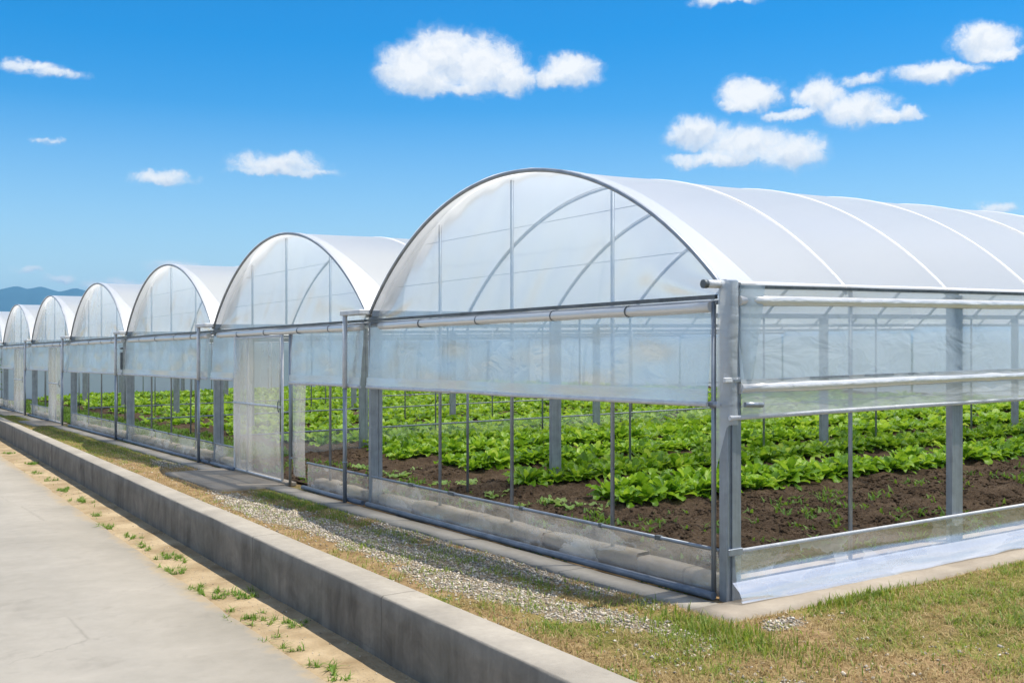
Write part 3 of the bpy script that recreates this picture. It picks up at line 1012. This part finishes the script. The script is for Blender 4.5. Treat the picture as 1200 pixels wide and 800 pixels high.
def ground_pts(x, y, dz=0):
    mid = (wall_front(y) + wall_back(y)) / 2
    z = terrain_z(x, y) * np.clip((x - mid - .12) * 6, 0, 1) + slope(x, y) + dz
    return np.stack([x, y, z], -1)


def on_terrace(x, y):
    ok = (x > wall_back(y) + .01) & ((x < -.43) | (y < -.47))
    pad = ((x > -1.06) & (y > 8.45) & (y < 11.25)) | ((x > -.81) & (y > 24.6) & (y < 27.3)) | ((x > -.71) & (y > 30.8) & (y < 33.6))
    return ok & ~pad


def build_cover():
    # green blades
    P = []
    for n, bx in ((150000, (-2.2, 5.0, -3.2, 1.2)), (70000, (-2.0, -.4, 1.2, 8)), (60000, (-1.7, -.3, 8, 32))):
        x, y = scatter(n, *bx)
        gv, gr = masks(x, y)
        clump = sstep(.42, .60, fbm(x * 4.5, y * 4.5, 61)) * (.25 + .75 * sstep(.38, .6, fbm(x * 15, y * 15, 62)))
        k = on_terrace(x, y) & (rng.random(n) < (.10 + .90 * gr) * (.08 + .92 * clump))
        P.append(ground_pts(x[k], y[k]))
    P = np.concatenate(P)
    blades('grass', P, M['grass'], .02, .062, .0034, 'short patchy green grass on the strip beside the greenhouses', 1.7)
    # tall clump at the corner of the path
    x, y = rng.normal(-.68, .14, 1100), rng.normal(-.65, .40, 1100)
    k = on_terrace(x, y)
    x2, y2 = rng.normal(.75, .25, 500), -.49 - np.abs(rng.normal(0, .07, 500))
    pts = np.concatenate([ground_pts(x[k], y[k]), ground_pts(x2, y2)])
    blades('tall_grass', pts, M['grass'], .03, .095, .004, 'taller bright green grass clump by the corner of the concrete path', .8)
    # dry straw
    P = []
    for n, bx in ((160000, (-2.2, 5.0, -3.2, 1.2)), (60000, (-2.0, -.4, 1.2, 30))):
        x, y = scatter(n, *bx)
        gv, gr = masks(x, y)
        k = on_terrace(x, y) & (rng.random(n) < (1 - gv) * (.45 + .5 * (1 - gr)) * (.25 + .75 * sstep(.35, .6, fbm(x * 6, y * 6, 66))))
        P.append(ground_pts(x[k], y[k]))
    blades('dry_grass', np.concatenate(P), M['dry'], .012, .05, .0028, 'dry straw coloured grass between the green patches', 2.2)
    # gravel
    P = []
    for n, bx in ((60000, (-2.2, .6, -2.0, 3)), (50000, (-2.0, -.3, 3, 9)), (30000, (-1.7, -.3, 9, 16))):
        x, y = scatter(n, *bx)
        gv, gr = masks(x, y)
        k = on_terrace(x, y) & (rng.random(n) < gv * .36 + .04 * sstep(.4, .6, fbm(x * 3, y * 3, 68)) + .004)
        P.append(ground_pts(x[k], y[k]))
    x = rng.uniform(-2.7, -1.2, 9000); y = rng.uniform(-2, 26, 9000)
    k = (x < wall_front(y) - .005) & (x > -2.78 + .0295 * y) & (rng.random(9000) < .25 + .75 * sstep(.45, .6, fbm(x * 3, y * 2, 69)))
    P.append(np.stack([x[k], y[k], -.437 + .018 * (fbm(x[k] * 3, y[k] * 3, 44) - .5) + slope(x[k], y[k])], -1))
    P = np.concatenate(P)
    n = len(P)
    s0 = np.where(P[:, 2] < -.25, .45, 1.0)[:, None, None]
    base = np.array([(1, 0, 0), (-1, 0, 0), (0, 1, 0), (0, -1, 0), (0, 0, 1), (0, 0, -1), (.62, .62, .5), (-.62, .6, -.4)], float)
    octf = np.array([(0, 6, 4), (6, 2, 4), (2, 1, 4), (1, 3, 4), (3, 0, 4), (0, 2, 6), (2, 0, 5), (1, 2, 7), (2, 5, 7), (5, 1, 7), (3, 1, 5), (0, 3, 5)])
    s = s0 * (.005 + .014 * rng.random((n, 1, 1)) ** 2) * rng.uniform(.6, 1.25, (n, 1, 3))
    s[..., 2] *= .7
    V = base[None] * s * rng.uniform(.75, 1.25, (n, 8, 1))
    a = rng.uniform(0, 6.28, n)
    c, sn = np.cos(a)[:, None], np.sin(a)[:, None]
    V = np.stack([V[..., 0] * c - V[..., 1] * sn, V[..., 0] * sn + V[..., 1] * c, V[..., 2] + .3 * V[..., 0]], -1) + P[:, None, :] + np.array([0, 0, .003])
    F = (np.arange(n)[:, None, None] * 8 + octf[None]).reshape(-1, 3)
    tag(mesh_np('gravel', V.reshape(-1, 3), F, M['gravel']), 'loose pale grey gravel spread along the greenhouse front', 'gravel', kind='stuff')
    # tufts on the sandy strip
    P = []
    spots = [(-2.2, 10.4), (-2.32, 9.3), (-2.36, 7.3), (-2.42, 5.75), (-2.47, 4.66), (-2.38, 4.4), (-2.5, 2.5), (-2.01, 17), (-2.04, 13.8), (-1.8, 22), (-2.5, 1.5), (-2.42, 3.3), (-2.2, 6.6), (-2.1, 12.2), (-2.25, 8.3), (-1.95, 15.5), (-1.75, 19), (-2.35, .6), (-2.5, -.2), (-2.2, 3.0), (-2.15, 4.2)]
    for (x, y) in spots:
        m = random.randint(70, 260)
        for q in range(m // 14):
            cx, cy = rng.normal(x, .06), rng.normal(y, .16)
            P.append((rng.normal(cx, .014, 16), rng.normal(cy, .018, 16)))
    x = rng.uniform(-2.65, -1.2, 6000); y = rng.uniform(-2, 30, 6000)
    k = rng.random(6000) < .22 * sstep(.55, .72, fbm(x * 5, y * 3, 71))
    P.append((x[k], y[k]))
    x = np.concatenate([p[0] for p in P]); y = np.concatenate([p[1] for p in P])
    k = (x < wall_front(y) - .01) & (x > -2.72 + .0295 * y)
    x, y = x[k], y[k]
    pts = np.stack([x, y, -.44 + slope(x, y)], -1)
    blades('grass', pts, M['weed'], .018, .075, .0045, 'sparse grass tufts sprouting on the sandy strip below the wall', 2.2)
    # pebbles and crumbs of earth on the sandy strip
    # weeds on the bare soil and ground cover by the far fronts
    x = np.concatenate([rng.uniform(.6, 9, 900), rng.uniform(.2, 1.5, 600), rng.uniform(.15, 1.6, 9000)])
    y = np.concatenate([rng.uniform(.4, 3.1, 900), rng.uniform(3, 12, 600), rng.uniform(12.2, 41, 9000)])
    k = rng.random(len(x)) < np.where(y > 12, .9, sstep(.48, .66, fbm(x * 3, y * 3, 91)))
    x, y = x[k], y[k]
    rep = 5
    xx = np.repeat(x, rep) + rng.normal(0, .03, len(x) * rep); yy = np.repeat(y, rep) + rng.normal(0, .03, len(x) * rep)
    pts = np.stack([xx, yy, soil_z(xx, yy) + slope(xx, yy) - .005], -1)
    blades('weeds', pts, M['weed'], .02, .09, .014, 'small green weeds sprouting on the bare soil inside the tunnels', 1.6, 'weeds')
    # moss and sprigs along the base pipe
    x = rng.uniform(-.135, -.02, 2600); y = rng.uniform(.1, 24, 2600)
    k = fbm(x * 0, y * 1.3, 95) > .5
    pts = np.stack([x[k], y[k], .0 + slope(x[k], y[k])], -1)
    blades('moss', pts, M['weed'], .01, .035, .008, 'low mossy weeds in the gap along the base pipe', 1.2, 'weeds')


build_cover()


def build_clods():
    x = np.concatenate([rng.uniform(.3, 9, 26000), rng.uniform(.2, 2.3, 9000)]); y = np.concatenate([rng.uniform(.25, 3.4, 26000), rng.uniform(3, 12, 9000)])
    k = rng.random(len(x)) < .15 + .85 * sstep(.4, .62, fbm(x * 3, y * 3, 97))
    x, y = x[k], y[k]
    n = len(x)
    P = np.stack([x, y, soil_z(x, y) + slope(x, y)], -1)
    base = np.array([(1, 0, 0), (-1, 0, 0), (0, 1, 0), (0, -1, 0), (0, 0, 1), (0, 0, -1), (.6, .6, .55), (-.6, .6, .5)], float)
    octf = np.array([(0, 6, 4), (6, 2, 4), (2, 7, 4), (7, 1, 4), (1, 3, 4), (3, 0, 4), (0, 2, 6), (2, 0, 5), (1, 2, 5), (2, 1, 7), (3, 1, 5), (0, 3, 5)])
    s = (.006 + .026 * rng.random((n, 1, 1)) ** 3) * rng.uniform(.6, 1.25, (n, 1, 3))
    V = base[None] * s * rng.uniform(.65, 1.3, (n, 8, 1)); V[..., 2] *= .75
    a = rng.uniform(0, 6.28, n); c, sn = np.cos(a)[:, None], np.sin(a)[:, None]
    V = np.stack([V[..., 0] * c - V[..., 1] * sn, V[..., 0] * sn + V[..., 1] * c, V[..., 2]], -1) + P[:, None, :]
    F = (np.arange(n)[:, None, None] * 8 + octf[None]).reshape(-1, 3)
    tag(mesh_np('soil_clods', V.reshape(-1, 3), F, M['soil'], None, True), 'loose brown crumbs of earth on the bare soil strip', 'soil', kind='stuff')


build_clods()

# climbing plant at the far end
def climber():
    root = empty('shrub', (-.25, 36.3, float(slope(-.25, 36.3))))
    tag(root, 'small leafy shrub with a thin stem beside the farthest greenhouse tunnel', 'shrub')
    MB().tube([(0, 0, 0), (.03, .02, .6), (-.02, .05, 1.2), (.05, 0, 1.75)], [.02, .016, .012, .006], 6).build('stem', M['dirt'], root, False)
    VV, FF, b = [], [], 0
    for i in range(170):
        v, f = leaf(random.uniform(.06, .13), .035, random.uniform(-.6, .9), 1, random.uniform(0, 6), 3, 3)
        a = random.uniform(0, 6.28); z = random.uniform(.35, 1.85); r = random.uniform(.0, .22)
        c, s = math.cos(a), math.sin(a)
        VV.append(np.stack([v[:, 0] * c - v[:, 1] * s + r * c, v[:, 0] * s + v[:, 1] * c + r * s, v[:, 2] + z], -1)); FF.append(f + b); b += len(v)
    mesh_np('foliage', np.concatenate(VV), np.concatenate(FF), M['weed'], root, True)


climber()

# ------------------------------------------------------------------ far mountains
RIDGE = [(1.5393, .0328), (1.5096, .0376), (1.4788, .0424), (1.4567, .0408), (1.4405, .044), (1.4281, .0472), (1.4189, .0448), (1.4089, .0473), (1.4021, .0451), (1.394, .0427), (1.3818, .0464), (1.3749, .0449), (1.3666, .0425), (1.3527, .0374), (1.3315, .0287), (1.3027, .0213), (1.2586, .0154)]


def build_hills():
    az = np.linspace(.1, 2.6, 700)
    ra = np.array(RIDGE)[::-1]
    base = np.interp(az, ra[:, 0], ra[:, 1])
    low = .003 + .003 * fbm(az * 9, az * 0, 5)
    wl = sstep(1.24, 1.30, az) * (1 - sstep(1.5, 1.62, az))
    H = base * wl + low * (1 - wl) + .02 * sstep(1.52, 1.7, az) * fbm(az * 7, az * 0, 8)
    H = H + .0006 * (fbm(az * 160, az * 0, 15) - .5)
    R0 = 5200.
    rad = np.concatenate([np.linspace(3600, 5200, 22), np.linspace(5350, 6000, 5)])
    A, R = np.meshgrid(az, rad, indexing='ij')
    t = np.clip((R - 3600) / (R0 - 3600), 0, 1)
    t2 = np.clip((R - R0) / 1200, 0, 1)
    rid = fbm(A * 40, R * .0012, 33)
    shape = (t ** 1.3) * (1 - .9 * t2) * (1 - .35 * (rid - .3) * np.sin(math.pi * t))
    Z = H[:, None] * R0 * shape + CAM[2] * t - .5 - 20 * (1 - t) * 0
    V = np.stack([CAM[0] + R * np.cos(A), CAM[1] + R * np.sin(A), Z], -1).reshape(-1, 3)
    tag(mesh_np('mountains', V, grid_faces(len(az), len(rad)), M['hill'], None, True), kind='structure')


build_hills()


def build_haze():
    m = bpy.data.materials.new('haze_air'); m.use_nodes = True
    nt = m.node_tree; nt.nodes.clear()
    o = nt.nodes.new('ShaderNodeOutputMaterial'); v = nt.nodes.new('ShaderNodeVolumePrincipled')
    v.inputs['Color'].default_value = (.29, .65, 1, 1); v.inputs['Density'].default_value = 1.7e-4; v.inputs['Anisotropy'].default_value = .2
    nt.links.new(v.outputs[0], o.inputs['Volume'])
    b = MB().box(-9500, 9500, -9500, 9500, -8, 285)
    tag(b.build('haze', m, None, False), kind='stuff')


HAZE = True
if HAZE:
    build_haze()

# ------------------------------------------------------------------ sky and sun
SUN_DIR = Vector((.66, -.39, 2.1)).normalized()
SUN_EL = math.asin(SUN_DIR.z); SUN_AZ = math.atan2(SUN_DIR.x, SUN_DIR.y)
PUFFS = [(1.0887, .2495, .0333, .0215, 1), (1.0569, .2591, .0382, .0271, 1), (1.021, .2535, .0384, .0264, 1), (.9914, .2401, .0224, .0136, 1), (1.0728, .2363, .0366, .0128, 1), (1.033, .2339, .0319, .008, .9), (.9387, .2473, .0303, .0152, 1), (.957, .2414, .0176, .0096, 1), (.7727, .2219, .0289, .0148, 1), (.7841, .2142, .0184, .0063, .9), (.7111, .2178, .0236, .0169, 1), (.6797, .2041, .0333, .0152, 1), (.651, .195, .0213, .0068, 1), (.6348, .1982, .0126, .0075, .9), (.7386, .2031, .0255, .0054, .8), (.8204, .19, .0279, .0158, 1), (.7765, .1778, .0412, .018, 1), (.7349, .1693, .0314, .0155, 1), (.7956, .1663, .0462, .0071, .9), (.8305, .1658, .0187, .0063, .7), (.5772, .2521, .0268, .0139, 1), (.5685, .2416, .0239, .0058, .9), (.6208, .2299, .0278, .0097, 1), (.5954, .2318, .0231, .0059, .8), (.6746, .2299, .0216, .0053, .6), (1.2096, .1611, .0397, .0102, .8), (1.2057, .1544, .0459, .0047, .75), (1.3114, .1434, .026, .0061, .75), (1.3027, .1468, .0145, .0053, .7), (1.4175, .2319, .0226, .0051, .65), (1.4008, .2266, .0229, .0044, .6), (.5665, .1131, .0172, .0058, .8), (.8111, .3028, .017, .0055, .6), (.7803, .3031, .0153, .0031, .5), (1.4169, .0597, .0106, .0036, .55), (1.3954, .0537, .0108, .0044, .55), (1.3652, .0491, .0125, .0045, .55), (1.2991, .0655, .0218, .0069, .55), (1.3386, .0511, .0283, .0053, .5), (1.4028, .17, .0081, .0029, .4)]


def build_world():
    w = bpy.data.worlds.new('World'); SC.world = w; w.use_nodes = True
    t = NT.__new__(NT); t.t = w.node_tree; t.t.nodes.clear()
    t.out = t.n('ShaderNodeOutputWorld')
    sky = t.n('ShaderNodeTexSky')
    sky.sky_type = 'NISHITA'; sky.sun_disc = False
    sky.sun_elevation = SUN_EL; sky.sun_rotation = SUN_AZ
    sky.altitude = 0; sky.air_density = 1.0; sky.dust_density = .5; sky.ozone_density = 3.0
    col = t.n('ShaderNodeHueSaturation', {'Color': sky.outputs[0], 'Saturation': 1.6, 'Value': 1.30}).outputs[0]
    d = t.n('ShaderNodeTexCoord').outputs['Generated']
    s = t.n('ShaderNodeSeparateXYZ', {0: d})
    az = t.math('ARCTAN2', s.outputs[1], s.outputs[0]); el = t.math('ARCSINE', s.outputs[2])
    col = t.mix(t.ramp(t.math('MULTIPLY', el, 4.0), [(0, .62), (.25, .40), (.85, 0)]), col, (5.0, 6.9, 8.4))
    uv = t.n('ShaderNodeCombineXYZ', {0: az, 1: el, 2: 0.0}).outputs[0]
    # break the outlines up with two scales of turbulence
    wn = t.n('ShaderNodeTexNoise', {'Vector': uv, 'Scale': 42, 'Detail': 7, 'Roughness': .62})
    off = t.n('ShaderNodeVectorMath', {0: wn.outputs['Color'], 1: (.5, .5, .5)}, operation='SUBTRACT').outputs[0]
    off = t.n('ShaderNodeVectorMath', {0: off, 1: (.034, .022, 0)}, operation='MULTIPLY').outputs[0]
    uvw = t.n('ShaderNodeVectorMath', {0: uv, 1: off}, operation='ADD').outputs[0]
    best = None; num = None; den = None
    for (a, e, rx, ry, wt) in PUFFS:
        df = t.n('ShaderNodeVectorMath', {0: uvw, 1: (a, e, 0)}, operation='SUBTRACT').outputs[0]
        q = t.n('ShaderNodeVectorMath', {0: df, 1: (1 / rx, 1 / ry, 0)}, operation='MULTIPLY').outputs[0]
        r2 = t.n('ShaderNodeVectorMath', {0: q, 1: q}, operation='DOT_PRODUCT').outputs['Value']
        v = t.math('MULTIPLY_ADD', r2, -wt, wt)
        best = v if best is None else t.math('SMOOTH_MAX', best, v, .25)
        wq = t.math('MAXIMUM', t.math('ADD', v, .35), 0.0)
        wq = t.math('MULTIPLY', wq, wq)
        qy = t.n('ShaderNodeSeparateXYZ', {0: q}).outputs[1]
        num = t.math('MULTIPLY', qy, wq) if num is None else t.math('MULTIPLY_ADD', qy, wq, num)
        den = t.math('ADD', wq, .0001) if den is None else t.math('ADD', den, wq)
    n = t.noise(uv, 62, 10, .70, .5)
    dens = t.math('ADD', best, t.math('MULTIPLY', t.math('SUBTRACT', n, .5), 1.55))
    m = t.ramp(t.math('MULTIPLY_ADD', dens, .5, .5, clamp=True), [(.24, 0), (.42, .09), (.55, .30), (.70, .76), (.90, 1)])
    # added unseen cloud for whiter fill and film reflections: overhead and behind the camera
    ov = t.noise(d, 2.2, 7, .6, .5)
    away = t.math('MAXIMUM', t.ramp(el, [(.40, 0), (.60, 1)]), t.ramp(t.math('DIVIDE', t.math('ABSOLUTE', t.math('SUBTRACT', az, .99)), 3.2), [(.17, 0), (.27, 1)]))
    fill_veil = t.math('MULTIPLY', t.math('MULTIPLY', t.ramp(ov, [(.42, 0), (.62, .8)]), away), t.ramp(el, [(.0, 0), (.07, 1)]))
    m = t.math('MAXIMUM', m, fill_veil)
    n2 = t.noise(t.n('ShaderNodeVectorMath', {0: uvw, 1: (.004, .007, 0)}, operation='ADD').outputs[0], 42, 4, .5)
    n3 = t.noise(uvw, 42, 4, .5)
    hgt = t.math('DIVIDE', num, den)
    sh = t.math('ADD', t.math('MULTIPLY_ADD', t.math('SUBTRACT', n3, n2), 1.5, .66), t.math('MULTIPLY', hgt, .55), clamp=True)
    cc = t.mix(t.ramp(sh, [(.1, 0), (.75, 1)]), (.60, .69, .83), (1.0, 1.0, 1.0))
    cc = t.n('ShaderNodeVectorMath', {0: cc, 3: CLOUD}, operation='SCALE').outputs[0]
    fin = t.mix(m, (0, 0, 0), (0, 0, 0))
    fn = fin.node
    t.t.links.new(col, fn.inputs[6]); t.t.links.new(cc, fn.inputs[7])
    bg = t.n('ShaderNodeBackground', {'Color': fin, 'Strength': SKY})
    t.t.links.new(bg.outputs[0], t.out.inputs[0])
    w.cycles.sampling_method = 'MANUAL'; w.cycles.sample_map_resolution = 512


SKY = .095
CLOUD = 8.3
build_world()
sd = bpy.data.lights.new('sun', 'SUN'); sd.energy = 5.0; sd.angle = math.radians(.5); sd.color = (1, .93, .81)
so = link(bpy.data.objects.new('sun', sd)); so.rotation_euler = SUN_DIR.to_track_quat('Z', 'Y').to_euler()

cd = bpy.data.cameras.new('camera'); cam = link(bpy.data.objects.new('camera', cd))
cam.location = CAM; cam.rotation_euler = (math.pi / 2, 0, -math.atan2(RDIR[1], LDIR[1]))
cd.sensor_width = 36; cd.lens = 37.5; cd.clip_start = .05; cd.clip_end = 40000
SC.camera = cam
SC.render.engine = 'CYCLES'
vs = SC.view_settings
vs.view_transform = 'Standard'; vs.look = 'None'; vs.exposure = .40; vs.gamma = 1; vs.use_curve_mapping = False
cy = SC.cycles
cy.max_bounces = 8; cy.diffuse_bounces = 4; cy.glossy_bounces = 3; cy.transmission_bounces = 4; cy.transparent_max_bounces = 40; cy.volume_bounces = 0
cy.use_denoising = True; cy.sample_clamp_indirect = 8; cy.caustics_reflective = False; cy.caustics_refractive = False
SC.render.use_persistent_data = False
